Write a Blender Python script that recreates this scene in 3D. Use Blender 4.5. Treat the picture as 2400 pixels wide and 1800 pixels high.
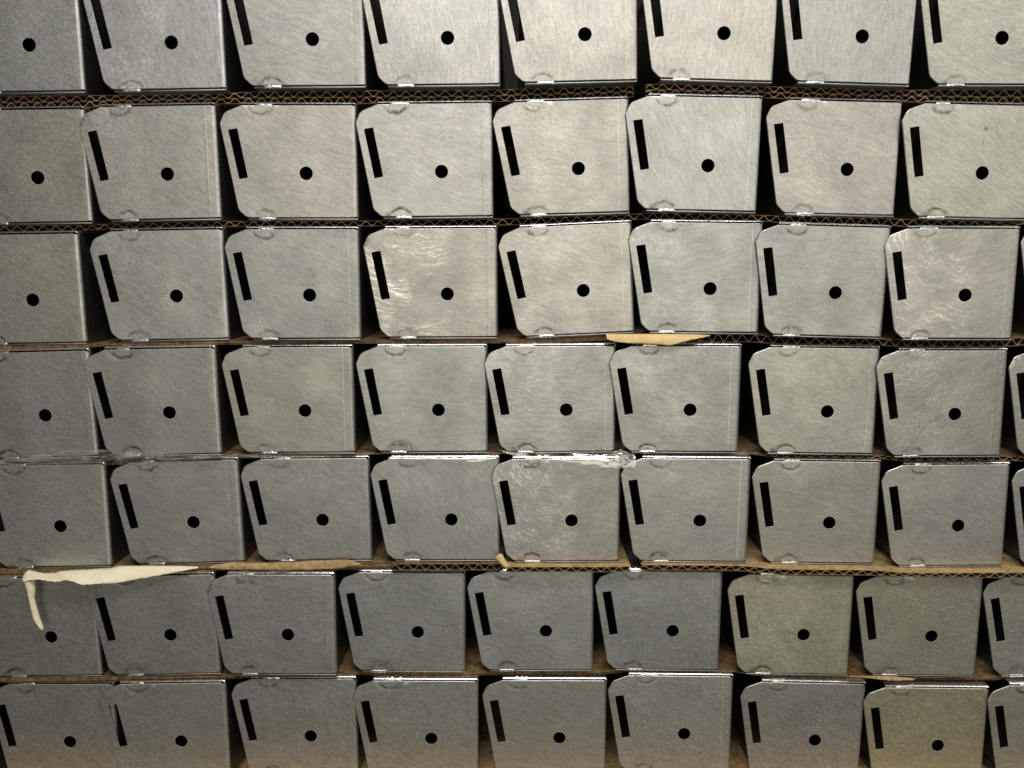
import bpy, bmesh, math, random
from mathutils import Vector, noise
from mathutils.geometry import delaunay_2d_cdt
scene = bpy.context.scene
for o in list(bpy.data.objects):
    bpy.data.objects.remove(o)
C = scene.collection
MM = 0.001

# ------------------------------------------------------------------ camera, world, lamps, exposure
cam_d = bpy.data.cameras.new("camera")
cam = bpy.data.objects.new("camera", cam_d); C.objects.link(cam)
cam.location = (0.0, -0.5663, 0.0)
cam.rotation_euler = (math.radians(90 - 7.8735), 0.0, math.radians(-0.168))
cam_d.sensor_width = 36.0; cam_d.lens = 36.0 * 2143.3 / 2400.0
cam_d.clip_start = 0.01; cam_d.clip_end = 50
scene.camera = cam

world = bpy.data.worlds.new("World"); scene.world = world; world.use_nodes = True
bg = world.node_tree.nodes["Background"]
bg.inputs[0].default_value = (0.95, 1.0, 0.93, 1); bg.inputs[1].default_value = 0.03

def area(name, loc, target, sx, sy, power, col):
    d = bpy.data.lights.new(name, 'AREA'); d.shape = 'RECTANGLE'
    d.size, d.size_y, d.energy, d.color = sx, sy, power, col
    o = bpy.data.objects.new(name, d); C.objects.link(o); o.location = loc
    o.rotation_euler = (Vector(target) - Vector(loc)).to_track_quat('-Z', 'Y').to_euler()
    return o
# a fluorescent fitting overhead in front of the stack, with an added fill behind the camera and an added side lamp for the plate bends
area("overhead_lamp", (0.06, -0.64, 0.78), (0.0, 0.0, -0.05), 0.62, 0.24, 8.8, (1.0, 0.972, 0.945))
area("fill_lamp", (0.25, -2.3, 0.10), (0.0, 0.0, -0.2), 2.0, 1.2, 15.5, (1.0, 0.975, 0.84))
area("side_fill_lamp", (1.3, -0.75, 0.75), (-0.1, 0.0, 0.0), 0.25, 0.9, 7.0, (1.0, 0.98, 0.92))
scene.view_settings.view_transform = 'Standard'; scene.view_settings.look = 'None'
scene.view_settings.exposure = 0.0; scene.view_settings.gamma = 1.0

# ------------------------------------------------------------------ node helpers
def new_mat(name):
    m = bpy.data.materials.new(name); m.use_nodes = True
    nt = m.node_tree
    return m, nt, nt.nodes["Principled BSDF"]
class NT:
    def __init__(s, nt): s.nt = nt
    def n(s, t, ins=None, **kw):
        nd = s.nt.nodes.new(t)
        for k, v in kw.items(): setattr(nd, k, v)
        for k, v in (ins or {}).items():
            if hasattr(v, 'is_linked') or isinstance(v, bpy.types.NodeSocket): s.nt.links.new(v, nd.inputs[k])
            else: nd.inputs[k].default_value = v
        return nd
    def math(s, op, a, b=0.0, clamp=False):
        return s.n('ShaderNodeMath', {0: a, 1: b}, operation=op, use_clamp=clamp).outputs[0]
    def vmath(s, op, a, b=(0, 0, 0)):
        nd = s.n('ShaderNodeVectorMath', {0: a, 1: b}, operation=op)
        return nd.outputs['Value'] if op in ('LENGTH', 'DISTANCE', 'DOT_PRODUCT') else nd.outputs[0]
    def rng(s, v, a, b, c, d, smooth=False):
        nd = s.n('ShaderNodeMapRange', {0: v, 1: a, 2: b, 3: c, 4: d}); nd.clamp = True
        if smooth: nd.interpolation_type = 'SMOOTHSTEP'
        return nd.outputs[0]
    def noise(s, vec, scale, detail=2.0, rough=0.5, dist=0.0):
        return s.n('ShaderNodeTexNoise', {'Vector': vec, 'Scale': scale, 'Detail': detail, 'Roughness': rough, 'Distortion': dist}).outputs[0]
    def mix(s, f, a, b):
        nd = s.n('ShaderNodeMix', data_type='RGBA')
        for i, v in ((0, f), (6, a), (7, b)):
            if isinstance(v, bpy.types.NodeSocket): s.nt.links.new(v, nd.inputs[i])
            else: nd.inputs[i].default_value = v
        return nd.outputs[2]
    def attr(s, name): return s.n('ShaderNodeAttribute', attribute_type='OBJECT', attribute_name=name)
    def link(s, a, b): s.nt.links.new(a, b)

# ------------------------------------------------------------------ materials
def steel_plate():
    """zinc coated sheet: fine spangle, brushing at an angle of its own, abraded arcs, heat tint at the welds"""
    m, nt, b = new_mat("galvanised_plate"); g = NT(nt)
    obj = g.vmath('SCALE', g.n('ShaderNodeTexCoord').outputs['Object']); nt.nodes[-1].inputs['Scale'].default_value = 1000.0
    rnd = g.n('ShaderNodeObjectInfo').outputs['Random']
    off = g.n('ShaderNodeCombineXYZ', {0: g.math('MULTIPLY', rnd, 913.0), 1: g.math('MULTIPLY', rnd, 377.0), 2: g.math('MULTIPLY', rnd, 1531.0)}).outputs[0]
    p = g.vmath('ADD', obj, off)
    ang = g.math('MULTIPLY', g.attr('brush').outputs['Fac'], -1.0)
    warp = g.vmath('SCALE', g.vmath('SUBTRACT', g.n('ShaderNodeTexNoise', {'Vector': p, 'Scale': 0.025, 'Detail': 1.0}).outputs['Color'], (0.5, 0.5, 0.5))); nt.nodes[-1].inputs['Scale'].default_value = 1.0
    for q in nt.nodes:
        if q.bl_idname == 'ShaderNodeVectorMath' and q.operation == 'SCALE' and q.outputs[0] == warp: q.inputs['Scale'].default_value = 15.0
    rot = g.n('ShaderNodeVectorRotate', {'Vector': g.vmath('ADD', p, warp), 'Angle': ang}, rotation_type='Y_AXIS').outputs[0]
    st = g.vmath('MULTIPLY', rot, (0.11, 1.0, 0.8))
    blotch = g.noise(p, 0.045, 3.0, 0.55)
    cloud = g.noise(p, 0.16, 3.0, 0.6)
    grain = g.noise(p, 0.75, 2.0, 0.7)
    fine = g.noise(p, 1.5, 1.0, 0.5)
    brush = g.noise(st, 0.85, 3.0, 0.65)
    # abraded arcs
    scuff = g.attr('scuff').outputs['Fac']
    c = g.n('ShaderNodeCombineXYZ', {0: g.math('ADD', g.math('MULTIPLY', rnd, 30.0), -22.0), 2: g.math('ADD', g.math('MULTIPLY', rnd, -40.0), 75.0)}).outputs[0]
    rv = g.vmath('SUBTRACT', obj, c)
    wob = g.noise(p, 0.06, 2.0, 0.5)
    rad = g.math('ADD', g.vmath('LENGTH', g.vmath('MULTIPLY', rv, (1.0, 0.0, 1.0))), g.math('MULTIPLY', wob, 12.0))
    theta = g.math('ARCTAN2', g.n('ShaderNodeSeparateXYZ', {0: rv}).outputs[0], g.n('ShaderNodeSeparateXYZ', {0: rv}).outputs[2])
    pol = g.n('ShaderNodeCombineXYZ', {0: g.math('MULTIPLY', theta, 5.0), 1: g.math('MULTIPLY', rnd, 50.0), 2: rad}).outputs[0]
    arcs = g.rng(g.noise(pol, 1.15, 2.0, 0.6), 0.50, 0.66, 0.0, 1.0)
    sx = g.n('ShaderNodeSeparateXYZ', {0: obj}).outputs[0]
    side = g.rng(g.math('ADD', sx, g.math('MULTIPLY', wob, 20.0)), 4.0, 15.0, 1.0, 0.0)
    zone = g.math('MULTIPLY', g.rng(g.noise(p, 0.05, 2.0, 0.6, 0.6), 0.42, 0.56, 0.0, 1.0), g.rng(scuff, 0.0, 1.0, 0.15, 1.0))
    zone = g.math('MULTIPLY', zone, side)
    arc = g.math('MULTIPLY', g.math('MULTIPLY', arcs, zone), scuff)
    haze = g.math('MULTIPLY', zone, g.math('MULTIPLY', scuff, 0.55))
    # sparkles of the spangle
    spark = g.rng(g.noise(g.vmath('MULTIPLY', rot, (0.55, 1.0, 1.3)), 1.0, 1.0, 0.6), 0.66, 0.76, 0.0, 1.0)
    spark = g.math('MULTIPLY', spark, g.rng(cloud, 0.40, 0.62, 0.15, 1.0))
    # colour
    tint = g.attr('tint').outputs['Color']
    base = g.mix(g.rng(blotch, 0.30, 0.70, 0.0, 1.0), (0.445, 0.432, 0.405, 1), (0.54, 0.524, 0.493, 1))
    base = g.mix(g.rng(cloud, 0.40, 0.7, 0.0, 0.35), base, (0.46, 0.43, 0.41, 1))
    v = g.math('ADD', g.rng(grain, 0.3, 0.7, -0.085, 0.085), g.rng(brush, 0.3, 0.7, -0.15, 0.15))
    v = g.math('ADD', v, g.rng(fine, 0.3, 0.7, -0.085, 0.085))
    v = g.math('ADD', v, g.math('MULTIPLY', spark, 0.5))
    v = g.math('ADD', v, g.math('ADD', g.math('MULTIPLY', g.math('MULTIPLY', arc, g.rng(grain, 0.38, 0.6, 0.2, 1.5)), 0.62), g.math('MULTIPLY', haze, 0.18)))
    crease_light = g.rng(g.math('ABSOLUTE', g.math('SUBTRACT', sx, g.math('ADD', 24.3, g.math('MULTIPLY', wob, 0.6)))), 0.12, 0.34, 1.0, 0.0)  # a crease catching light, painted as a pale line; negative values darken
    v = g.math('ADD', v, g.math('MULTIPLY', g.math('MULTIPLY', crease_light, g.attr('crease_light').outputs['Fac']), g.rng(cloud, 0.3, 0.6, 0.4, 1.0)))
    v = g.math('ADD', v, 1.0)
    base = g.vmath('MULTIPLY', base, g.n('ShaderNodeCombineXYZ', {0: v, 1: v, 2: v}).outputs[0])
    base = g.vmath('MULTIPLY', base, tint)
    # heat tint and grime in the arcs pressed round the two welds
    def weld_mark(cx, cz, rx, rz, w):
        q = g.vmath('MULTIPLY', g.vmath('SUBTRACT', obj, (cx, 0, cz)), (1 / rx, 0.0, 1 / rz))
        e = g.math('ADD', g.vmath('LENGTH', q), g.rng(g.noise(p, 0.35, 2.0), 0.3, 0.7, -0.10, 0.10))
        qz = g.math('ABSOLUTE', g.n('ShaderNodeSeparateXYZ', {0: g.vmath('NORMALIZE', q)}).outputs[2])
        fade = g.rng(qz, 0.25, 0.8, 0.0, 1.0, True)
        return g.math('MULTIPLY', fade, g.math('MULTIPLY', g.rng(g.math('ABSOLUTE', g.math('SUBTRACT', e, 0.98)), 0.0, w, 1.0, 0.0, True), g.rng(g.noise(p, 0.22, 2.0), 0.38, 0.6, 0.35, 1.0)))
    mark = g.math('ADD', weld_mark(-26.5, 41.5, 7.6, 6.9, 0.25), weld_mark(-25.4, -28.0, 7.0, 6.4, 0.25), True)
    base = g.mix(g.math('MULTIPLY', mark, g.attr('burn').outputs['Fac']), base, (0.10, 0.085, 0.07, 1))
    spot = g.attr('spot').outputs['Fac']
    sp = g.rng(g.vmath('LENGTH', g.vmath('MULTIPLY', g.vmath('SUBTRACT', obj, (0.0, 0, 26.0)), (1, 0, 1))), 0.5, 1.5, 0.75, 0.0)
    ln = g.rng(g.vmath('LENGTH', g.vmath('MULTIPLY', g.vmath('SUBTRACT', obj, (-1.2, 0, 15.5)), (2.2, 0, 0.12))), 0.5, 1.0, 0.6, 0.0)
    ln = g.math('MULTIPLY', ln, g.rng(g.noise(p, 0.5), 0.4, 0.55, 0.0, 1.0))
    base = g.mix(g.math('MULTIPLY', spot, g.math('MAXIMUM', sp, ln)), base, (0.16, 0.11, 0.06, 1))
    g.link(base, b.inputs['Base Color'])
    b.inputs['Metallic'].default_value = 0.93
    r = g.math('ADD', g.rng(blotch, 0.3, 0.7, 0.53, 0.44), g.rng(grain, 0.3, 0.7, -0.04, 0.04))
    r = g.math('SUBTRACT', r, g.math('MULTIPLY', arc, 0.12))
    g.link(r, b.inputs['Roughness'])
    h = g.math('ADD', g.math('MULTIPLY', grain, 0.7), g.math('MULTIPLY', brush, 1.0))
    h = g.math('ADD', h, g.math('MULTIPLY', arc, 0.8))
    bump = g.n('ShaderNodeBump', {'Height': h, 'Strength': 0.15, 'Distance': 0.00012})
    g.link(bump.outputs[0], b.inputs['Normal'])
    return m
def steel_plain(name, col, rough, bump=0.25, metal=0.95):
    m, nt, b = new_mat(name); g = NT(nt)
    obj = g.n('ShaderNodeTexCoord').outputs['Object']
    n1 = g.noise(obj, 60.0, 3.0, 0.6); n2 = g.noise(obj, 900.0, 2.0, 0.6)
    a = tuple(c * 0.82 for c in col) + (1,); c2 = tuple(min(1, c * 1.1) for c in col) + (1,)
    g.link(g.mix(g.rng(n1, 0.3, 0.7, 0, 1), a, c2), b.inputs['Base Color'])
    b.inputs['Metallic'].default_value = metal
    g.link(g.rng(n2, 0.3, 0.7, rough - 0.07, rough + 0.07), b.inputs['Roughness'])
    bp = g.n('ShaderNodeBump', {'Height': n2, 'Strength': bump, 'Distance': 0.0002}); g.link(bp.outputs[0], b.inputs['Normal'])
    return m
def paper(name, c1, c2, grime=0.0):
    m, nt, b = new_mat(name); g = NT(nt)
    obj = g.vmath('SCALE', g.n('ShaderNodeTexCoord').outputs['Object']); nt.nodes[-1].inputs['Scale'].default_value = 1000.0
    fib = g.noise(g.vmath('MULTIPLY', obj, (0.35, 1.0, 1.0)), 0.9, 3.0, 0.7)
    bl = g.noise(obj, 0.12, 3.0, 0.6)
    f = g.math('ADD', g.rng(fib, 0.3, 0.7, -0.3, 0.3), g.rng(bl, 0.3, 0.7, 0.1, 0.9), True)
    dirt = g.rng(g.noise(obj, 0.28, 4.0, 0.65, 0.5), 0.45, 0.68, 0.0, grime)
    g.link(g.mix(dirt, g.mix(f, c1 + (1,), c2 + (1,)), tuple(c * .22 for c in c1) + (1,)), b.inputs['Base Color'])
    b.inputs['Roughness'].default_value = 0.85; b.inputs['Specular IOR Level'].default_value = 0.25
    bp = g.n('ShaderNodeBump', {'Height': fib, 'Strength': 0.5, 'Distance': 0.0002}); g.link(bp.outputs[0], b.inputs['Normal'])
    return m
def film():
    m, nt, b = new_mat("stretch_film"); g = NT(nt)
    obj = g.vmath('SCALE', g.n('ShaderNodeTexCoord').outputs['Object']); nt.nodes[-1].inputs['Scale'].default_value = 1000.0
    n = g.noise(g.vmath('MULTIPLY', obj, (0.22, 1.0, 1.0)), 0.26, 2.0, 0.5, 0.8)
    bp = g.n('ShaderNodeBump', {'Height': n, 'Strength': 0.6, 'Distance': 0.0014}).outputs[0]
    tr = g.n('ShaderNodeBsdfTransparent', {'Color': (0.86, 0.85, 0.82, 1)}).outputs[0]
    gl = g.n('ShaderNodeBsdfGlossy', {'Color': (0.24, 0.23, 0.21, 1), 'Roughness': 0.2, 'Normal': bp}).outputs[0]
    df = g.n('ShaderNodeBsdfDiffuse', {'Color': (0.75, 0.72, 0.66, 1), 'Normal': bp}).outputs[0]
    ad = g.n('ShaderNodeAddShader', {0: tr, 1: gl}).outputs[0]
    mx = g.n('ShaderNodeMixShader', {0: g.rng(n, 0.42, 0.68, 0.02, 0.24), 1: ad, 2: df}).outputs[0]
    g.link(mx, nt.nodes['Material Output'].inputs['Surface'])
    return m
PLATE = steel_plate()
WALL_SHADED = steel_plain("galvanised_wall_shaded", (0.17, 0.17, 0.16), 0.36)  # same galvanised steel, shade of the gaps put into a darker colour
EDGE = steel_plain("sheared_steel", (0.86, 0.86, 0.84), 0.29)
BOTTOM_SHADED = steel_plain("galvanised_underside_shaded", (0.30, 0.30, 0.285), 0.42)  # darker steel so bottom edges stay dim; the shade sits in the colour
WELD = steel_plain("weld_metal", (0.85, 0.85, 0.85), 0.32, 0.6)
KRAFT = paper("kraft_liner", (0.14, 0.085, 0.04), (0.30, 0.19, 0.09), 0.8)
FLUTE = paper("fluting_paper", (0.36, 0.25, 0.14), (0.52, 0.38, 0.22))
CREAM = paper("cream_paper", (0.80, 0.71, 0.50), (0.88, 0.81, 0.62))
TAN = paper("tan_liner", (0.36, 0.235, 0.105), (0.54, 0.37, 0.18), 0.6)  # on liner faces a lighter kraft, their lit look put into the colour
INNER_SHADED = paper("board_inside_shaded", (0.10, 0.065, 0.035), (0.17, 0.11, 0.06))  # darker paper for inward faces, painting in the shade of the cells
YELLOW = paper("yellow_kraft", (0.62, 0.43, 0.19), (0.76, 0.56, 0.28))
FILM = film()
DARK = paper("backing_black", (0.010, 0.009, 0.007), (0.016, 0.014, 0.011))

# ------------------------------------------------------------------ object helpers
def link(name, me, mat=None, parent=None):
    o = bpy.data.objects.new(name, me); C.objects.link(o)
    if mat and not me.materials: me.materials.append(mat)
    if parent: o.parent = parent
    return o
def mesh(name, V, F, smooth=False, sharp=None):
    me = bpy.data.meshes.new(name)
    me.from_pydata([(x * MM, y * MM, z * MM) for x, y, z in V], [], F); me.validate()
    if smooth:
        for p in me.polygons: p.use_smooth = True
        if sharp:
            bm = bmesh.new(); bm.from_mesh(me)
            for e in bm.edges:
                if len(e.link_faces) == 2 and e.calc_face_angle(0) > math.radians(sharp): e.smooth = False
            bm.to_mesh(me); bm.free()
    me.update(); return me
def tag(o, label=None, cat=None, group=None, kind=None):
    if label: o['label'] = label
    if cat: o['category'] = cat
    if group: o['group'] = group
    if kind: o['kind'] = kind
    return o
def empty(name, loc=(0, 0, 0)):
    o = bpy.data.objects.new(name, None); C.objects.link(o); o.location = loc; o.empty_display_size = 0.02
    return o
def bevel_box(name, x0, x1, y0, y1, z0, z1, r=0.25):
    bm = bmesh.new(); bmesh.ops.create_cube(bm, size=1.0)
    for v in bm.verts:
        v.co = Vector(((x0 + x1) / 2 + v.co.x * (x1 - x0), (y0 + y1) / 2 + v.co.y * (y1 - y0), (z0 + z1) / 2 + v.co.z * (z1 - z0))) * MM
    bmesh.ops.bevel(bm, geom=bm.edges[:], offset=r * MM, segments=2, affect='EDGES', profile=0.5)
    for f in bm.faces: f.smooth = True
    bmesh.ops.recalc_face_normals(bm, faces=bm.faces)
    me = bpy.data.meshes.new(name); bm.to_mesh(me); bm.free(); return me

# ------------------------------------------------------------------ dark backing added behind the stack to keep the gaps black
bw = link("dark_backing", bevel_box("dark_backing", -700, 700, 470, 490, -700, 500, 2.0), DARK); bw['kind'] = 'structure'

# ------------------------------------------------------------------ the steel box (all measures in millimetres, origin at the round hole)
def ring_offset(loop, d):
    out = []; n = len(loop)
    for i in range(n):
        a, b, c = Vector(loop[i - 1]), Vector(loop[i]), Vector(loop[(i + 1) % n])
        e1 = (b - a).normalized(); e2 = (c - b).normalized()
        n1 = Vector((-e1.y, e1.x)); n2 = Vector((-e2.y, e2.x))
        m = (n1 + n2).normalized(); k = max(0.35, m.dot(n1))
        out.append(tuple(b + m * (d / k)))
    return out
def rounded(pts, seg=5):
    """pts: (x, z, radius), closed, counter-clockwise"""
    out = []; n = len(pts)
    for i in range(n):
        a, b, c = (Vector(pts[(i + k) % n][:2]) for k in (-1, 0, 1)); r = pts[i][2]
        if r <= 0: out.append(tuple(b)); continue
        u = (a - b).normalized(); v = (c - b).normalized()
        half = u.angle(v) / 2; t = r / math.tan(half)
        cen = b + (u + v).normalized() * (r / math.sin(half))
        p0 = b + u * t; p1 = b + v * t
        a0 = math.atan2(p0.y - cen.y, p0.x - cen.x); a1 = math.atan2(p1.y - cen.y, p1.x - cen.x)
        d = (a1 - a0 + math.pi) % (2 * math.pi) - math.pi
        for k in range(seg + 1):
            t_ = a0 + d * k / seg; out.append((cen.x + r * math.cos(t_), cen.y + r * math.sin(t_)))
    return out
def densify(loop, step):
    out = []; n = len(loop)
    for i in range(n):
        a, b = Vector(loop[i]), Vector(loop[(i + 1) % n]); k = max(1, int((b - a).length / step))
        for j in range(k): out.append(tuple(a + (b - a) * (j / k)))
    return out
XR = 28.9; RB = 2.1
OUTLINE = densify(rounded([(XR, -26.4, 0), (XR, 40.0, 0), (-37.8, 40.0, 0.8), (-48.2, 35.9, 5.5), (-51.1, 29.3, 2.5), (-41.9, -22.0, 5.5), (-37.0, -26.4, 4.0)]), 3.0)
SLOT = densify(rounded([(-46.2, 25.6, .25), (-40.75, -3.5, .25), (-35.4, -2.6, .25), (-40.65, 26.5, .25)], 2), 4.0)
HOLE = [(4.0 * math.cos(2 * math.pi * k / 40), 4.0 * math.sin(2 * math.pi * k / 40)) for k in range(40)]
def inside(p, loop):
    x, y = p; c = False; n = len(loop)
    for i in range(n):
        x1, y1 = loop[i]; x2, y2 = loop[i - 1]
        if (y1 > y) != (y2 > y) and x < (x2 - x1) * (y - y1) / (y2 - y1) + x1: c = not c
    return c
def plate_mesh(seed, crease):
    R = random.Random(seed)
    tcx = -26.5 + R.uniform(-1.5, 1.5); bcx = -25.4 + R.uniform(-1.5, 1.5)
    tr = R.uniform(0.75, 1.2); br = R.uniform(0.75, 1.2); td = R.uniform(0.15, 1.1); bd = R.uniform(0.1, 1.1)
    def ell(x, z):
        return (math.hypot((x - tcx) / (7.6 * tr), (z - 41.5) / (6.9 * tr)), math.hypot((x - bcx) / (7.0 * br), (z + 28.0) / (6.4 * br)))
    def depth(x, z):
        w = 0.34 * noise.noise(Vector((x * 0.035 + seed * 7, z * 0.035, 3.1))) + 0.05 * noise.noise(Vector((x * 0.11, z * 0.11 + seed * 5, 8.0)))
        y = w
        for e, d in zip(ell(x, z), (td, bd)):
            wob = 0.08 * noise.noise(Vector((x * .5, z * .5, seed)))
            y += d * (0.14 * math.exp(-((e + wob - 0.98) / 0.12) ** 2) + 0.28 * max(0.0, 1 - e) ** 0.8 * (e < 1))
        if crease: y += crease * 0.045 * math.exp(-((x - 24.5) / 0.32) ** 2)
        edge = min(1.0, (31 - x) / 4.0)
        return y * edge
    co = ring_offset(OUTLINE, 0.36); si = ring_offset(SLOT, -0.04); hi = ring_offset(HOLE, -0.04)
    # outline runs counter-clockwise so its left normal points inward; the slot and hole loops need the hole side
    pts = []; edges = []
    def add(loop):
        i0 = len(pts); n = len(loop); pts.extend(loop); edges.extend((i0 + k, i0 + (k + 1) % n) for k in range(n)); return i0
    for k, (x, z) in enumerate(OUTLINE):
        if abs(x - XR) < 1e-4: co[k] = (XR, min(39.55, max(-25.95, z)))
    io = add(co); js = add(si); jh = add(hi)
    def try_add(x, z, m):
        if not inside((x, z), co) or inside((x, z), ring_offset(SLOT, -0.5)) or math.hypot(x, z) < 4.5: return
        for q in co + si:
            if abs(q[0] - x) < m and abs(q[1] - z) < m: return
        pts.append((x, z))
    x = -50.0
    while x < 29:
        z = -26.0
        while z < 40:
            e = min(ell(x, z))
            if e > 1.25 and abs(x - 24.5) > 1.2: try_add(x + R.uniform(-.4, .4), z + R.uniform(-.4, .4), 0.7)
            z += 3.0
        x += 3.0
    for cx, cz, rx, rz, f in ((tcx, 41.5, 7.6 * tr, 6.9 * tr, -1), (bcx, -28.0, 7.0 * br, 6.4 * br, 1)):
        for rr in (0.45, 0.7, 0.82, 0.89, 0.94, 0.98, 1.02, 1.07, 1.14, 1.24):
            for k in range(25):
                t = math.pi * (k + 0.5 * (int(rr * 100) % 2)) / 24
                try_add(cx + rx * rr * math.cos(t), cz + f * rz * rr * math.sin(t), 0.25)
    for dx in (-0.8, -0.32, 0, 0.32, 0.8):
        for k in range(22): try_add(24.5 + dx, -25.5 + k * 3.08, 0.25)
    r = delaunay_2d_cdt([Vector(p) for p in pts], edges, [], 0, 1e-5, True)
    vs, fs, orig = r[0], r[2], r[3]
    imap = {}
    for k, lst in enumerate(orig):
        for q in lst: imap[q] = k
    V = [(v.x, depth(v.x, v.y), v.y) for v in vs]; F = []
    for f in fs:
        cx = sum(vs[i].x for i in f) / len(f); cz = sum(vs[i].y for i in f) / len(f)
        if inside((cx, cz), co) and not inside((cx, cz), si) and not inside((cx, cz), hi):
            a, b_, c = (vs[i] for i in f[:3])
            F.append(tuple(f) if (b_ - a).cross(c - a) > 0 else tuple(reversed(f)))   # faces -y
    def rim(loop, i0, flip, skip=False, c=0.26, d=0.8):
        n = len(loop); r0 = [imap[i0 + k] for k in range(n)]
        y0 = [V[q][1] for q in r0]
        r1 = []; r2 = []
        for k in range(n):
            V.append((loop[k][0], y0[k] + c, loop[k][1])); r1.append(len(V) - 1)
        for k in range(n):
            V.append((loop[k][0], y0[k] + d, loop[k][1])); r2.append(len(V) - 1)
        for A, B_ in ((r0, r1), (r1, r2)):
            for k in range(n):
                j = (k + 1) % n
                if skip and abs(loop[k][0] - XR) < 1e-4 and abs(loop[j][0] - XR) < 1e-4: continue
                q = (A[k], B_[k], B_[j], A[j]); F.append(q if flip else tuple(reversed(q)))
    rim(OUTLINE, io, True, True); rim(SLOT, js, True, False, 0.03, 0.4); rim(HOLE, jh, False, False, 0.03, 0.4)
    # the sheet rolls round the right-hand edge
    right = sorted((imap[io + k] for k in range(len(co)) if abs(co[k][0] - XR) < 1e-4), key=lambda q: V[q][2])
    prev = right
    for s in range(1, 8):
        a = math.pi / 2 * s / 7; cur = []
        for q in right:
            V.append((XR + RB * math.sin(a), V[q][1] + RB * (1 - math.cos(a)), V[q][2])); cur.append(len(V) - 1)
        for k in range(len(right) - 1): F.append((prev[k], cur[k], cur[k + 1], prev[k + 1]))
        prev = cur
    me = mesh("end_plate", V, F, True, 30)
    me.materials.append(PLATE); return me
def wall_meshes():
    # the cut front edge of the top sheet leans back and its right-hand end turns down over the corner
    prof = [(0.5, 40.95), (0.1, 41.0), (0.15, 41.12), (0.5, 41.52), (0.85, 41.78), (1.6, 41.88), (420, 41.88), (420, 41.0), (1.4, 40.98)]
    V = []; F = []; xs = [-37.4 + (29.6 + 37.4) * k / 24 for k in range(25)] + [30.2, 30.65, 30.9]
    for k, x in enumerate(xs):
        drop = {25: 0.1, 26: 0.35, 27: 0.8}.get(k, 0.0); j = 0.10 * noise.noise(Vector((x * .25, 2.0, 0)))
        for i, (y, z) in enumerate(prof): V.append((x, y + (j if i < 6 else 0), z - drop))
    n = len(prof)
    for k in range(len(xs) - 1):
        for i in range(n): F.append((k * n + i, k * n + (i + 1) % n, (k + 1) * n + (i + 1) % n, (k + 1) * n + i))
    F.append(tuple(range(n - 1, -1, -1))); F.append(tuple((len(xs) - 1) * n + i for i in range(n)))
    top = mesh("top_wall", V, F, True, 50)
    bot = bevel_box("bottom_wall", -36.2, 30.7, 0.35, 420, -28.0, -27.0, 0.3)
    right = bevel_box("side_wall", 30.0, 31.0, 2.15, 420, -26.8, 40.6, 0.12)
    left = bevel_box("side_wall", -34.4, -33.4, 1.2, 420, -26.8, 40.6, 0.12)
    return top, bot, right, left
def weld_mesh(seed, x0, x1, z0, z1, pr, tilt=0.0):
    R = random.Random(seed); V = []; F = []; nx, nz = 16, 6
    for i in range(nx + 1):
        for j in range(nz + 1):
            u, w = i / nx, j / nz
            x = x0 + (x1 - x0) * u + R.uniform(-.12, .12)
            zz = z0 + (z1 - z0) * w + 0.35 * noise.noise(Vector((u * 6, w * 2, seed)))
            prof = (math.sin(math.pi * min(1, max(0, u)))) ** 0.35 * (math.sin(math.pi * w)) ** 0.6
            y = 0.5 + tilt * w - pr * prof * (0.8 + 0.5 * noise.noise(Vector((u * 9, w * 3, seed * 3.3)))) 
            V.append((x, y, zz))
    for i in range(nx):
        for j in range(nz):
            a = i * (nz + 1) + j; F.append((a, a + nz + 1, a + nz + 2, a + 1))
    me = mesh("weld_bead", V, F, True); me.materials.append(WELD); return me
PLATES = [plate_mesh(s, cr) for s, cr in ((1, 0), (2, 0), (3, -1), (4, 0), (5, 0), (6, 1), (7, 0), (8, 0), (9, 0), (10, 0), (11, 0), (12, 0))]
TOP, BOT, RIGHT, LEFT = wall_meshes()
TOP.materials.append(EDGE); BOT.materials.append(BOTTOM_SHADED); RIGHT.materials.append(WALL_SHADED); LEFT.materials.append(WALL_SHADED)
WT = [weld_mesh(s, -30.5 + d, -21.0 + d + w, 39.5, 41.95, 0.7, 0.9) for s, d, w in ((11, 0, 0), (12, .8, .8), (13, -.5, -1.0), (14, .4, 1.6))]
WB = [weld_mesh(s, -30.0 + d, -19.6 + d, -28.1, -26.0, 0.6) for s, d in ((21, 0), (22, 1), (23, -1))]
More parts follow.
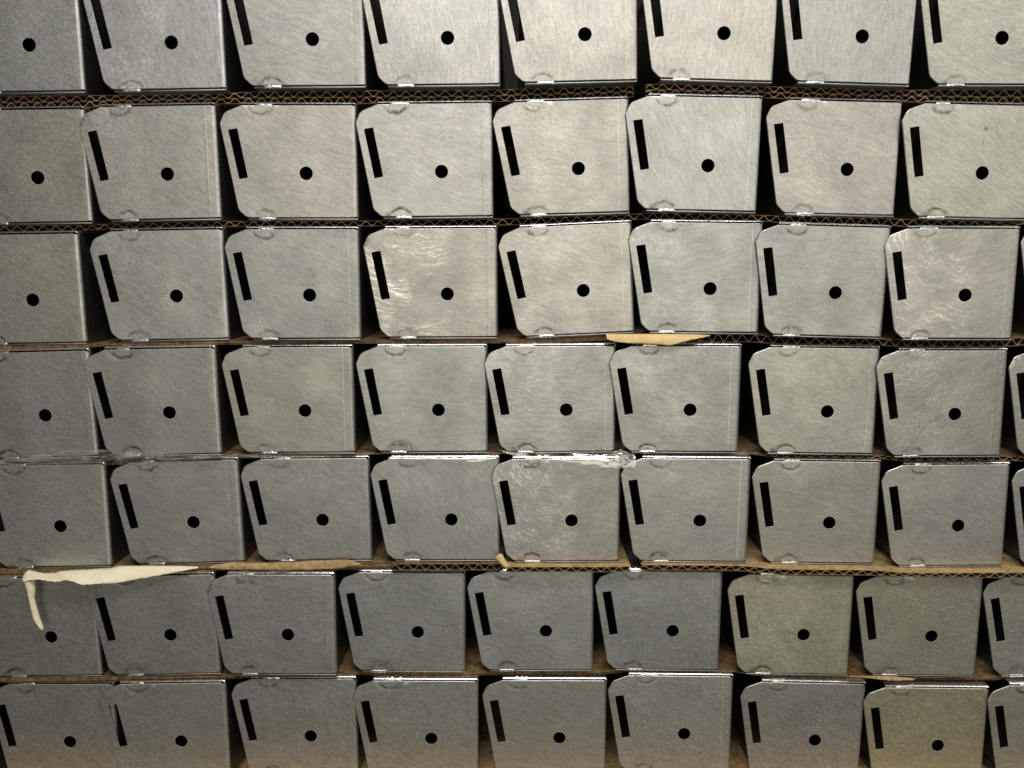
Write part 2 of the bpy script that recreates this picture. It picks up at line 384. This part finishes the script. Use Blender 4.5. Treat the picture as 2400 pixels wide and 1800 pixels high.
# (row, column, x, z, roll in degrees, y) of the round hole of every box
BOXES = [
 (1, 0, -285.6, 125.33, 0.76, 1.03), (1, 1, -200.61, 126.47, 0.98, -0.27), (1, 2, -116.96, 128.53, 0.35, 0.43),
 (1, 3, -36.55, 128.96, 0.57, -1.27), (1, 4, 44.71, 130.69, 1.29, -2.97), (1, 5, 127.56, 131.97, -1.68, -0.15),
 (1, 6, 209.24, 129.82, -1.72, -1.85), (1, 7, 293.06, 129.41, -0.06, -0.36), (2, 0, -285.82, 47.95, 0.79, 0.66),
 (2, 1, -206.58, 49.94, 1.08, -1.04), (2, 2, -123.2, 50.62, -0.05, 1.06), (2, 3, -40.98, 51.49, 0.63, -0.64),
 (2, 4, 41.92, 53.53, 1.73, 0.78), (2, 5, 120.1, 55.08, -1.19, -0.92), (2, 6, 205.08, 52.96, -1.31, 0.69),
 (2, 7, 286.45, 50.75, -1.36, -1.01), (3, 0, -294.37, -25.95, 0.83, 1.22), (3, 1, -205.52, -23.52, 1.09, 0.98),
 (3, 2, -122.94, -22.91, 0.1, -0.72), (3, 3, -38.28, -22.26, 0.21, 0.35), (3, 4, 45.6, -20.13, 2.68, 0.1),
 (3, 5, 123.46, -18.99, -0.67, -1.6), (3, 6, 200.13, -21.38, -1.66, -3.3), (3, 7, 279.04, -22.78, -0.21, -5.0),
 (3, 8, 364.87, -20.46, 0.0, -0.06), (4, 0, -291.38, -98.11, 1.48, 0.45), (4, 1, -212.72, -96.05, 0.99, -1.25),
 (4, 2, -128.43, -95.33, 0.28, 1.15), (4, 3, -44.59, -94.89, 0.12, 0.92), (4, 4, 35.63, -94.49, 0.34, -0.78),
 (4, 5, 113.0, -94.3, -0.22, -2.48), (4, 6, 200.1, -95.98, -0.79, 0.86), (4, 7, 279.75, -97.34, 0.06, -0.84),
 (4, 8, 363.57, -97.54, 0.0, 0.85), (5, 0, -287.87, -170.64, 0.66, 0.67), (5, 1, -202.21, -167.78, 1.6, -0.08),
 (5, 2, -119.73, -166.54, 0.45, 0.68), (5, 3, -37.12, -165.88, 0.1, -1.02), (5, 4, 39.58, -166.07, -0.05, -2.72),
 (5, 5, 121.14, -165.75, -0.52, -4.42), (5, 6, 205.54, -168.77, -0.73, 0.94), (5, 7, 288.72, -170.83, 0.2, 1.23),
 (5, 8, 372.27, -170.98, 0.0, 1.29), (6, 0, -297.78, -244.12, 0.86, 0.47), (6, 1, -219.63, -242.1, 1.17, -1.23),
 (6, 2, -143.13, -241.31, -0.11, -2.93), (6, 3, -59.59, -241.12, -0.43, 0.6), (6, 4, 23.73, -240.56, -0.04, 0.75),
 (6, 5, 105.87, -239.83, -0.63, -0.95), (6, 6, 191.41, -243.2, -1.19, 0.36), (6, 7, 274.44, -243.89, -0.85, -0.43),
 (6, 8, 358.49, -243.96, 1.2, 0.28), (7, 0, -290.25, -316.76, 0.09, 0.45), (7, 1, -216.22, -315.48, 0.71, -1.25),
 (7, 2, -131.5, -313.48, 0.04, 1.36), (7, 3, -51.6, -314.41, -0.23, -0.34), (7, 4, 33.0, -314.96, -0.32, 1.2),
 (7, 5, 115.24, -311.28, -0.58, -0.5), (7, 6, 202.18, -316.52, -1.4, 0.43), (7, 7, 283.06, -319.36, -0.69, -1.27),
 (7, 8, 364.21, -316.4, 0.59, -2.97),
]

N, O, W, B_ = (1, 1, 1), (1.0, 1.0, 0.95), (1.015, 1.0, 0.985), (0.975, 1.0, 1.0)
LOOK = {   # label, scuff, brush angle, tint
 (1, 0): ("dull dark steel box cut off by the left edge in the top row", .25, .5, B_),
 (1, 1): ("steel box with shiny wavy vertical streaks in the top row", .9, 1.5, (.98, .99, 1.03)),
 (1, 2): ("steel box right beside the wavy-streaked one in the top row", .3, .5, N),
 (1, 3): ("evenly bright steel box fourth from the left in the top row", .2, 1.4, N),
 (1, 4): ("brightest top row steel box, over the broken end of the double-wall cardboard", .1, 1.5, W),
 (1, 5): ("bright top row steel box third from the right", .1, 1.5, W),
 (1, 6): ("steel box second from the right in the top row, narrowing downward", .1, 1.4, N),
 (1, 7): ("greenish grey steel box in the top right corner of the stack", .1, .3, O),
 (2, 0): ("leftmost steel box of the second row from the top, slot out of view", .3, .5, O),
 (2, 1): ("steel box with diagonal brushing in the second row, its flange lapping the leftmost box", .2, .55, W),
 (2, 2): ("steel box third from the left in the second row, dark crescent under its top weld", .1, .5, W),
 (2, 3): ("steel box with two dark weld crescents, fourth in the second row from the top", .1, .4, N),
 (2, 4): ("yellowish pale steel box tipped up at right, middle of the second row", .35, .2, W),
 (2, 5): ("frosty steel box under the split in the double-wall cardboard, second row", .2, 1.2, B_),
 (2, 6): ("mottled steel box second from the right in the second row", .1, .3, W),
 (2, 7): ("steel box with a brown rust spot and streak above its hole", .1, .6, O),
 (3, 0): ("leftmost steel box of the third row, scratched diagonally", .6, .6, O),
 (3, 1): ("diagonally brushed steel box in the third row, wide black gap on its left", .35, .6, N),
 (3, 2): ("smooth bluish steel box third from the left in the third row", .05, .4, B_),
 (3, 3): ("steel box with a pale scuffed left half and plain right half, third row", 1.0, .2, W),
 (3, 4): ("most tilted steel box, left above the yellow torn cardboard flap", .55, .4, W),
 (3, 5): ("steel box standing directly over the yellow torn cardboard flap", .5, -.2, B_),
 (3, 6): ("bluish steel box second full one from the right in the third row", .2, .2, B_),
 (3, 7): ("steel box with pale curved scuffs beside its slot, right end of third row", 1.0, -.3, W),
 (3, 8): ("steel box sliver at the right edge in the third row", 0, 0, B_),
 (4, 0): ("leftmost steel box of the fourth row, above the wrinkled plastic film", .1, .5, N),
 (4, 1): ("diagonally brushed steel box second from the left in the fourth row", .2, .6, W),
 (4, 2): ("steel box third from left in the fourth row, light line near its right edge", .25, .4, O),
 (4, 3): ("steel box with faint level scratches near its bottom, fourth in the fourth row", .25, .1, B_),
 (4, 4): ("horizontally scuffed steel box above the torn end of crumpled film, fourth row", .6, .05, N),
 (4, 5): ("steel box directly below the yellow torn cardboard flap", .6, .25, N),
 (4, 6): ("smooth olive grey steel box second full one from the right in the fourth row", .05, .2, O),
 (4, 7): ("steel box with feathery scuffs beside its slot at the right of the fourth row", .7, -.6, W),
 (4, 8): ("steel box sliver with half a slot at the right edge in the fourth row", 0, 0, N),
 (5, 0): ("steel box between the wrinkled film above and cream paper strip below, left edge", .05, .5, N),
 (5, 1): ("plain dark steel box second from the left in the fifth row", .05, .5, N),
 (5, 2): ("steel box above the tan end of the torn paper strip, fifth row", .1, .4, N),
 (5, 3): ("plain dark steel box left of the one with curved scuffs in the fifth row", .1, 1.0, B_),
 (5, 4): ("steel box full of pale curved scuffs under crumpled plastic film", 1.0, .05, W),
 (5, 5): ("steel box with a fine yellowish line near its right edge, fifth row", .4, .1, N),
 (5, 6): ("smooth steel box second full one from the right in the fifth row", .1, .1, O),
 (5, 7): ("steel box with a cloudy pale patch, right end of the fifth row", .35, .3, W),
 (5, 8): ("steel box sliver with half a slot at the right edge in the fifth row", 0, 0, N),
 (6, 0): ("steel box behind the hanging cream paper curl", .05, .5, W),
 (6, 1): ("steel box under the cream paper strip, its flange lapping the box behind the curl", .15, .3, N),
 (6, 2): ("steel box under the tan end of the paper strip, sixth row", .3, .4, N),
 (6, 3): ("plain steel box with bright double top lip, fourth in the sixth row", .05, .2, B_),
 (6, 4): ("smooth steel box under the upright peeled cardboard corner, sixth row", .05, .2, B_),
 (6, 5): ("steel box below the gap between two cardboard pieces, sixth row", .15, .1, B_),
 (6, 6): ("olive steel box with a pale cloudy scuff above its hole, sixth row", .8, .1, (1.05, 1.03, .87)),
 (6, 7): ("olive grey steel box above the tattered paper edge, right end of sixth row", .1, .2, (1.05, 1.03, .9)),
 (6, 8): ("steel box cut by the right edge in the sixth row, whole slot showing", 0, 0, O),
 (7, 0): ("steel box in the bottom left corner, slot touching the left edge", .15, .6, W),
 (7, 1): ("bottom row steel box whose slot shows its neighbour's edge inside", .15, .5, N),
 (7, 2): ("dark steel box third from the left in the bottom row", .05, .4, N),
 (7, 3): ("steel box fourth from the left in the bottom row, bright welded top lip", .05, .3, N),
 (7, 4): ("steel box in the middle of the bottom row, fifth from the left", .1, .4, W),
 (7, 5): ("steel box in the bottom row with its lower weld crescent at the frame edge", .1, .3, W),
 (7, 6): ("steel box second full one from the right in the bottom row", .1, .5, N),
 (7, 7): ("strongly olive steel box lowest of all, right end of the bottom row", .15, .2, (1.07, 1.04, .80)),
 (7, 8): ("steel box cut by the right edge in the bottom row, slot showing", 0, 0, O),
}
CREASE_LIGHT = {(3, 2): .45, (4, 2): .5, (2, 4): .35, (2, 5): .35, (3, 5): .5, (4, 5): .5, (5, 5): .75, (6, 5): .4, (6, 6): .35, (7, 5): .4, (3, 7): .3, (5, 6): .25,
         (3, 4): .3, (4, 4): .3, (2, 3): -.3, (3, 3): -.3, (1, 3): -.35, (2, 1): .2, (1, 0): -.2, (5, 2): .2, (1, 4): .2}
rnd = random.Random(77)
def build_box(row, col, x, z, roll, y):
    label, scuff, brush, tint = LOOK[(row, col)]
    t = empty("steel_box", (x * MM, y * MM, z * MM))
    t.rotation_euler = (math.radians(rnd.uniform(-.7, .7)), -math.radians(roll), math.radians(rnd.uniform(-.35, .35)))
    tag(t, label, "steel box", "steel boxes stacked in rows")
    e = link("end_plate", rnd.choice(PLATES), None, t)
    f = rnd.uniform(.93, 1.05)
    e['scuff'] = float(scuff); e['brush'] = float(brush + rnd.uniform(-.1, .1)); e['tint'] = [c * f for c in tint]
    e['crease_light'] = float(CREASE_LIGHT.get((row, col), rnd.choice((0, 0, -.12, .08))))
    e['burn'] = rnd.uniform(.5, 1.0)
    e['spot'] = 1.0 if (row, col) == (2, 7) else 0.0
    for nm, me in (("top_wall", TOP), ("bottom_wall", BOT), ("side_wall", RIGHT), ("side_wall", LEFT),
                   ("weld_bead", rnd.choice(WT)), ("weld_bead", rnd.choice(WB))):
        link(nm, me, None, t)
BOXES = [b[:5] + (b[5] + 2.0,) if b[0] == 5 else b for b in BOXES]
for b in BOXES: build_box(*b)
LOOK[(7, -1)] = ("added steel box just beyond the left edge, shading the bottom left gap", .1, .4, N)
build_box(7, -1, -371.5, -316.5, 0.0, 1.6)  # added out of view so the gap by the corner box falls dark

# ------------------------------------------------------------------ cardboard between the rows
def corner(b, lx, lz):
    c, s = math.cos(math.radians(b[4])), math.sin(math.radians(b[4]))
    return (b[2] + c * lx - s * lz, b[3] + s * lx + c * lz)
def interp(pts, x):
    if x <= pts[0][0]: return pts[0][1]
    for (x0, z0), (x1, z1) in zip(pts, pts[1:]):
        if x <= x1: return z0 + (z1 - z0) * (x - x0) / max(1e-6, x1 - x0)
    return pts[-1][1]
def gap_profile(row):
    lo = sorted(corner(b, lx, 41.85) for b in BOXES if b[0] == row + 1 for lx in (-37, 30))
    hi = sorted(corner(b, lx, -28.1) for b in BOXES if b[0] == row for lx in (-36, 30))
    sm = lambda P: (lambda x: sum(interp(P, x + d) for d in (-6, 0, 6)) / 3)
    return sm(lo), sm(hi)
def strip_mesh(name, cols, mat, smooth=True):
    """cols: list of point rows; a sheet through them"""
    V = [p for c in cols for p in c]; n = len(cols[0]); F = []
    for i in range(len(cols) - 1):
        for j in range(n - 1): F.append((i * n + j, i * n + j + 1, (i + 1) * n + j + 1, (i + 1) * n + j))
    me = mesh(name, V, F, smooth); me.materials.append(mat); return me
def thick(o, t):
    md = o.modifiers.new("thickness", 'SOLIDIFY'); md.thickness = t * MM; md.offset = 0
def slab(name, xs, z0, z1, y0, y1, mat, jag, seed, parent, inside=0):
    """paper sheet between z0(x) and z1(x), front edge at y0 with a torn wobble"""
    V = []; F = []
    for i, x in enumerate(xs):
        yj = y0 + jag * noise.noise(Vector((x * .16, seed * 9.1, 0))) + .5 * jag * noise.noise(Vector((x * .6, seed * 3.7, 5)))
        for yy in (yj, y1):
            V.append((x, yy, z0(x))); V.append((x, yy, z1(x)))
    for i in range(len(xs) - 1):
        a, b = 4 * i, 4 * i + 4
        F += [(a, b, b + 1, a + 1), (a + 1, b + 1, b + 3, a + 3), (a + 3, b + 3, b + 2, a + 2), (a + 2, b + 2, b, a)]
    F += [(0, 1, 3, 2)]; e = 4 * (len(xs) - 1); F += [(e, e + 2, e + 3, e + 1)]
    me = mesh(name, V, F); me.materials.append(mat); me.materials.append(INNER_SHADED)
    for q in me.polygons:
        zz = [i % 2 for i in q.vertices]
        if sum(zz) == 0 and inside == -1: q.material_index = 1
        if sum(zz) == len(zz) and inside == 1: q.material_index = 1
    return link(name, me, None, parent)
def fluting(x0, x1, z0, z1, y0, y1, pitch, parent, seed):
    V = []; F = []; steps = int((x1 - x0) / pitch * 14); R = random.Random(seed); n = 0; th = .17
    for i in range(steps + 1):
        x = x0 + (x1 - x0) * i / steps
        ph = 2 * math.pi * (x - x0) / pitch + .8 * noise.noise(Vector((x * .03, seed, 1)))
        crush = 1 - .25 * max(0, noise.noise(Vector((x * .05, seed * 4, 2))))
        a, b = z0(x) + th, z1(x) - th
        s = math.sin(ph); s = math.copysign(abs(s) ** .85, s) * crush
        z = (a + b) / 2 + (b - a) / 2 * s
        yj = y0 + .5 * noise.noise(Vector((x * .2, seed, 7)))
        for yy in (yj, y1): V.append((x, yy, z - th)); V.append((x, yy, z + th))
    for i in range(steps):
        a, b = 4 * i, 4 * i + 4
        F += [(a, b, b + 1, a + 1), (a + 1, b + 1, b + 3, a + 3), (a + 2, b + 2, b, a)]
    me = mesh("fluting", V, F, True, 40); me.materials.append(INNER_SHADED); me.materials.append(FLUTE)
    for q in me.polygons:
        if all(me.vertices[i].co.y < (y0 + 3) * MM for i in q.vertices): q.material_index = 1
    return link("fluting", me, None, parent)
def cardboard(row, x0, x1, y0, tmax, label, plies=1, kind='flute', depth=240, seed=1, over=0.0, face=None):
    lo, hi = gap_profile(row)
    def T(x): return max(1.1, min(tmax, hi(x) - lo(x) - .15))
    base = lambda x: max(lo(x) + .05, hi(x) - .1 - T(x)) - .25 * max(0, 1.3 - (hi(x) - lo(x)))
    xs = [x0 + (x1 - x0) * i / max(2, int((x1 - x0) / 2.5)) for i in range(max(2, int((x1 - x0) / 2.5)) + 1)]
    t = empty("cardboard_sheet", (0, 0, 0)); tag(t, label, "cardboard", "cardboard sheets between the rows of boxes")
    L = .32
    top = lambda x: base(x) + T(x)
    slab("liner", xs, base, lambda x: base(x) + L, y0 + .3, depth, KRAFT, .5, seed, t, 1)
    slab("liner", xs, lambda x: top(x) - L, top, y0 - over, depth, face or KRAFT, .5, seed + 3, t, -1)
    if kind == 'flute':
        if plies == 2:
            mid = lambda x: base(x) + T(x) * .5
            slab("liner", xs, lambda x: mid(x) - L / 2, lambda x: mid(x) + L / 2, y0, depth, KRAFT, .4, seed + 6, t)
            fluting(x0 + .3, x1 - .3, lambda x: base(x) + L, lambda x: mid(x) - L / 2, y0, depth, 8.0, t, seed + 1)
            fluting(x0 + .3, x1 - .3, lambda x: mid(x) + L / 2, lambda x: top(x) - L, y0, depth, 8.0, t, seed + 2)
        else:
            fluting(x0 + .3, x1 - .3, lambda x: base(x) + L, lambda x: top(x) - L, y0, depth, 7.7, t, seed + 1)
    else:   # flutes run along the front: the edge shows as a rounded, crushed lip
        cols = []
        for x in xs:
            w = .5 * noise.noise(Vector((x * .12, seed, 3))); bb, tt = base(x) + L * .6, top(x) - L * .6
            cols.append([(x, y0 + 1.2, bb), (x, y0 + .1 + w, bb + (tt - bb) * .3), (x, y0 - .1 + w * .7, bb + (tt - bb) * .6), (x, y0 + 1.0, tt)])
        link("crushed_edge", strip_mesh("crushed_edge", cols, KRAFT), None, t)
    return t
cardboard(1, -345, 76, 8.0, 8.6, "long double-wall corrugated cardboard under the left part of the top row", 2, seed=1)
cardboard(1, 82.6, 360, 8.0, 8.6, "double-wall corrugated cardboard under the right part of the top row", 2, seed=2)
cardboard(2, -345, 380, 8.0, 4.8, "single-wall corrugated cardboard between second and third rows of boxes", 1, seed=3)
s34 = cardboard(3, -345, 112, 2.2, 3.4, "brown smooth-edged cardboard under third row, ending in a yellow torn flap", 1, 'edge', seed=4)
cardboard(3, 113, 380, 4.5, 5.0, "corrugated cardboard right of the yellow torn flap", 1, seed=5)
cardboard(4, -345, 380, 5.0, 3.2, "dark cardboard behind the plastic film under the fourth row", 1, seed=6)
s56 = cardboard(5, -345, -76, 0.6, 4.6, "cardboard with a cream torn paper strip peeling off its front", 1, 'edge', seed=7)
cardboard(5, -75.4, -4, -2.4, 4.6, "short corrugated cardboard piece left of the upright peeled corner", 1, seed=8)
s56b = cardboard(5, -2, 77, -8.0, 3.6, "corrugated cardboard with broad tan liner edge and an upright peeled corner", 1, seed=9, over=-.4, face=TAN)
cardboard(5, 84.2, 380, -6.5, 3.6, "corrugated cardboard with tan liner edge under the right of the fifth row", 1, seed=10, over=-.6, face=TAN)
cardboard(6, -345, -150, -.4, 4.2, "crumpled brown cardboard edge at the lower left above the bottom row", 1, 'edge', seed=11)
s67 = cardboard(6, -149, 380, 3.4, 3.4, "brown cardboard with a tattered edge above the right of the bottom row", 1, 'edge', seed=12)

def ribbon(name, pairs, mat, parent, n=5, bow=0.0, t=.35, crinkle=0.0, seed=1, sub=4, label=None):
    """sheet of paper or film between an upper and a lower edge, bowed outward and crinkled"""
    cols = []
    for k in range(len(pairs) - 1):
        for q in range(sub if k < len(pairs) - 2 else sub + 1):
            f = q / sub
            a = [pairs[k][0][i] * (1 - f) + pairs[k + 1][0][i] * f for i in range(3)]
            b = [pairs[k][1][i] * (1 - f) + pairs[k + 1][1][i] * f for i in range(3)]
            c = []
            for j in range(n):
                w = j / (n - 1); p = [a[i] * (1 - w) + b[i] * w for i in range(3)]
                cr = noise.noise(Vector((p[0] * .12, p[2] * .55, seed * 5.3))) + .45 * noise.noise(Vector((p[0] * .5, p[2] * 1.1, seed * 2.3)))
                p[1] += -bow * math.sin(math.pi * w) + crinkle * cr
                p[2] += .25 * crinkle * noise.noise(Vector((p[0] * .5, seed, w * 3)))
                if t and w == 1.0: p[2] += .55 * noise.noise(Vector((p[0] * .9, seed, 4.0))) + .35 * noise.noise(Vector((p[0] * 2.7, seed, 9.0)))
                c.append(tuple(p))
            cols.append(c)
    o = link(name, strip_mesh(name, cols, mat), None, parent)
    if t: thick(o, t)
    if label: o['label'] = label
    return o
STRIP = [((-310.7, -1.5, -200.2), (-305.1, -14.0, -201.7)), ((-308.5, -1.5, -198.5), (-302.2, -14.0, -200.6)), ((-303.8, -1.5, -199.0), (-296.3, -14.0, -199.9)), ((-298.0, -1.5, -200.3), (-289.4, -14.0, -200.8)), ((-290.9, -1.5, -200.1), (-283.1, -14.0, -201.7)), ((-288.4, -1.5, -199.0), (-277.8, -14.0, -200.2)), ((-280.1, -1.5, -198.5), (-273.2, -14.0, -201.6)), ((-267.0, -1.5, -197.8), (-268.7, -14.0, -203.6)), ((-255.1, -1.5, -196.9), (-259.2, -12.0, -203.7)), ((-250.3, -1.5, -195.7), (-249.0, -9.9, -203.9)), ((-231.3, -1.5, -195.5), (-235.1, -7.8, -202.0)), ((-213.6, -1.5, -195.7), (-218.1, -5.7, -199.5)), ((-198.8, -1.5, -196.2), (-199.9, -3.6, -196.5))]
CURL = [((-305.4, -13.0, -201.9), (-299.9, -10.0, -201.5)), ((-304.5, -12.2, -207.4), (-300.0, -9.4, -207.2)), ((-304.1, -11.4, -213.2), (-301.4, -8.8, -214.2)), ((-303.8, -10.6, -219.6), (-300.7, -8.2, -220.5)), ((-303.5, -9.8, -225.4), (-300.0, -7.6, -226.3)), ((-302.5, -9.0, -230.7), (-299.1, -7.0, -230.9)), ((-299.9, -8.2, -234.4), (-298.5, -6.4, -234.3)), ((-298.3, -7.3999999999999995, -235.7), (-298.7, -5.8, -236.1))]
RIBBON = [((-192.7, -2.0, -195.7), (-190.3, -3.5, -196.6)), ((-185.7, -2.0, -194.2), (-184.4, -3.5, -197.3)), ((-177.8, -2.0, -193.2), (-172.6, -3.5, -197.6)), ((-164.0, -2.0, -193.6), (-159.8, -3.5, -197.8)), ((-143.3, -2.0, -193.2), (-143.1, -3.5, -198.2)), ((-123.5, -2.0, -192.0), (-123.3, -3.5, -197.6)), ((-107.5, -2.0, -191.4), (-107.4, -3.5, -196.6)), ((-102.8, -2.0, -191.4), (-98.7, -3.5, -195.3)), ((-95.9, -2.0, -193.8), (-93.7, -3.5, -194.1))]
FILM1 = [((-326.8, -1.0, -126.1), (-326.7, -2.0, -131.1)), ((-321.0, -1.0, -125.9), (-320.9, -2.0, -131.5)), ((-303.4, -1.0, -124.4), (-303.3, -2.0, -130.4)), ((-291.6, -1.0, -122.0), (-289.7, -2.0, -129.6)), ((-278.9, -1.0, -120.4), (-278.0, -2.0, -129.6)), ((-269.1, -1.0, -120.1), (-267.4, -2.0, -129.7)), ((-258.5, -1.0, -119.8), (-256.7, -2.0, -129.6)), ((-244.9, -1.0, -120.1), (-243.1, -2.0, -129.4)), ((-233.3, -1.0, -120.6), (-232.4, -2.0, -129.1)), ((-222.7, -1.0, -121.5), (-223.6, -2.0, -128.4)), ((-209.1, -1.0, -122.4), (-206.0, -2.0, -126.7)), ((-175.1, -1.0, -123.2), (-174.9, -2.0, -125.3)), ((-126.6, -1.0, -123.7), (-126.4, -2.0, -124.5)), ((-107.1, -1.0, -123.5), (-106.9, -2.0, -124.0))]
FILM2A = [((-75.9, -1.0, -124.2), (-75.8, -2.0, -126.2)), ((-57.3, -1.0, -124.2), (-57.3, -2.0, -126.5)), ((-38.7, -1.0, -124.2), (-38.7, -2.0, -127.0)), ((-29.4, -1.0, -124.7), (-26.3, -2.0, -127.6)), ((-18.2, -1.0, -124.1), (-18.2, -2.0, -128.0)), ((-12.7, -1.0, -124.3), (-12.0, -2.0, -127.0)), ((-7.7, -1.0, -123.6), (-7.4, -2.0, -125.6))]
FILM2B = [((-7.7, -1.0, -119.5), (-6.4, -3.5, -119.6)), ((-1.5, -1.0, -120.8), (-1.5, -3.5, -121.8)), ((4.7, -1.0, -122.0), (4.1, -3.5, -123.7)), ((10.9, -1.0, -122.7), (9.6, -3.5, -124.7)), ((16.5, -1.0, -124.7), (14.6, -3.5, -126.1)), ((20.3, -1.0, -127.0), (18.9, -3.5, -127.5)), ((22.4, -1.0, -129.2), (22.0, -3.5, -128.9))]
FILM2C = [((17.1, -1.0, -121.7), (17.1, -3.5, -123.7)), ((24.6, -1.0, -122.7), (24.5, -3.5, -125.3)), ((33.9, -1.0, -124.0), (33.2, -3.5, -126.7)), ((41.3, -1.0, -122.4), (40.6, -3.5, -127.8)), ((48.2, -1.0, -122.6), (49.9, -3.5, -129.6)), ((58.1, -1.0, -123.7), (59.2, -3.5, -130.7)), ((64.3, -1.0, -122.1), (67.9, -3.5, -131.3)), ((70.5, -1.0, -119.6), (72.8, -3.5, -131.3)), ((76.1, -1.0, -122.7), (77.8, -3.5, -132.0)), ((79.2, -1.0, -123.4), (79.9, -3.5, -128.8))]
PEEL = [((-9.4, -7.0, -188.6), (-6.5, -6.0, -186.4)), ((-8.3, -7.0, -190.1), (-4.8, -6.0, -186.3)), ((-6.5, -7.0, -192.0), (-3.0, -6.0, -189.7)), ((-4.0, -7.0, -194.2), (-1.2, -6.0, -193.0)), ((-1.2, -7.0, -196.0), (0.6, -6.0, -195.3))]
TORN67 = [((221.7, -2.0, -270.1), (221.5, -4.0, -270.2)), ((232.8, -2.0, -270.3), (233.1, -4.0, -270.6)), ((243.9, -2.0, -270.5), (242.2, -4.0, -272.3)), ((254.0, -2.0, -271.2), (252.3, -4.0, -272.8)), ((261.2, -2.0, -271.9), (262.3, -4.0, -272.6)), ((264.7, -2.0, -272.3), (263.8, -4.0, -272.1))]
FLAP = [((59.5, -3.0, -46.8), (59.9, -6.0, -49.4)), ((64.0, -3.0, -46.8), (62.3, -6.0, -50.6)), ((72.5, -3.0, -46.8), (67.5, -6.0, -51.8)), ((82.1, -3.0, -46.8), (81.7, -6.0, -52.5)), ((94.5, -3.0, -46.8), (98.9, -6.0, -53.7)), ((107.0, -3.0, -46.8), (105.5, -6.0, -51.8)), ((114.5, -3.0, -47.0), (112.1, -6.0, -50.1)), ((124.0, -3.0, -47.5), (123.4, -6.0, -47.7))]

ribbon("torn_strip", STRIP, CREAM, s56, 8, 1.2, .22, .7, 1, 7, label="wide cream torn paper strip bending forward")
ribbon("hanging_curl", CURL, CREAM, s56, 7, 1.4, .22, .3, 2, 6, label="narrow cream paper curl hanging down")
ribbon("torn_ribbon", RIBBON, TAN, s56, 6, .6, .22, .6, 3, 7, label="tan wavy torn paper ribbon")
ribbon("peeled_corner", PEEL, YELLOW, s56b, 4, .5, .4, .1, 4, label="small tan paper corner standing upright")
ribbon("torn_flap", FLAP, YELLOW, s34, 7, .8, .22, .45, 5, 8, label="yellow torn paper flap")
ribbon("torn_edge", TORN67, TAN, s67, 5, .4, .25, .4, 6, 6, label="tattered paper edge")
ft = empty("plastic_film"); tag(ft, "wrinkled clear plastic film at the left edge under the fourth row", "plastic film", "torn pieces of plastic film")
ribbon("film_sheet", FILM1, FILM, ft, 9, 1.6, 0, .7, 7, 8)
f2 = empty("plastic_film"); tag(f2, "crumpled torn plastic film over the top of the curve-scuffed box", "plastic film", "torn pieces of plastic film")
ribbon("film_sheet", FILM2C, FILM, f2, 9, .6, 0, .35, 8, 8)
ribbon("film_sheet", FILM2B, FILM, f2, 6, .8, 0, .45, 9, 6)
ribbon("film_sheet", FILM2A, FILM, f2, 6, .6, 0, .35, 10, 6)

# board the stack stands on, just below the picture, reaching out in front of it
fl = link("board_base", bevel_box("board_base", -480, 480, -34, 430, -360, -349, 1.5), TAN); fl['kind'] = 'structure'
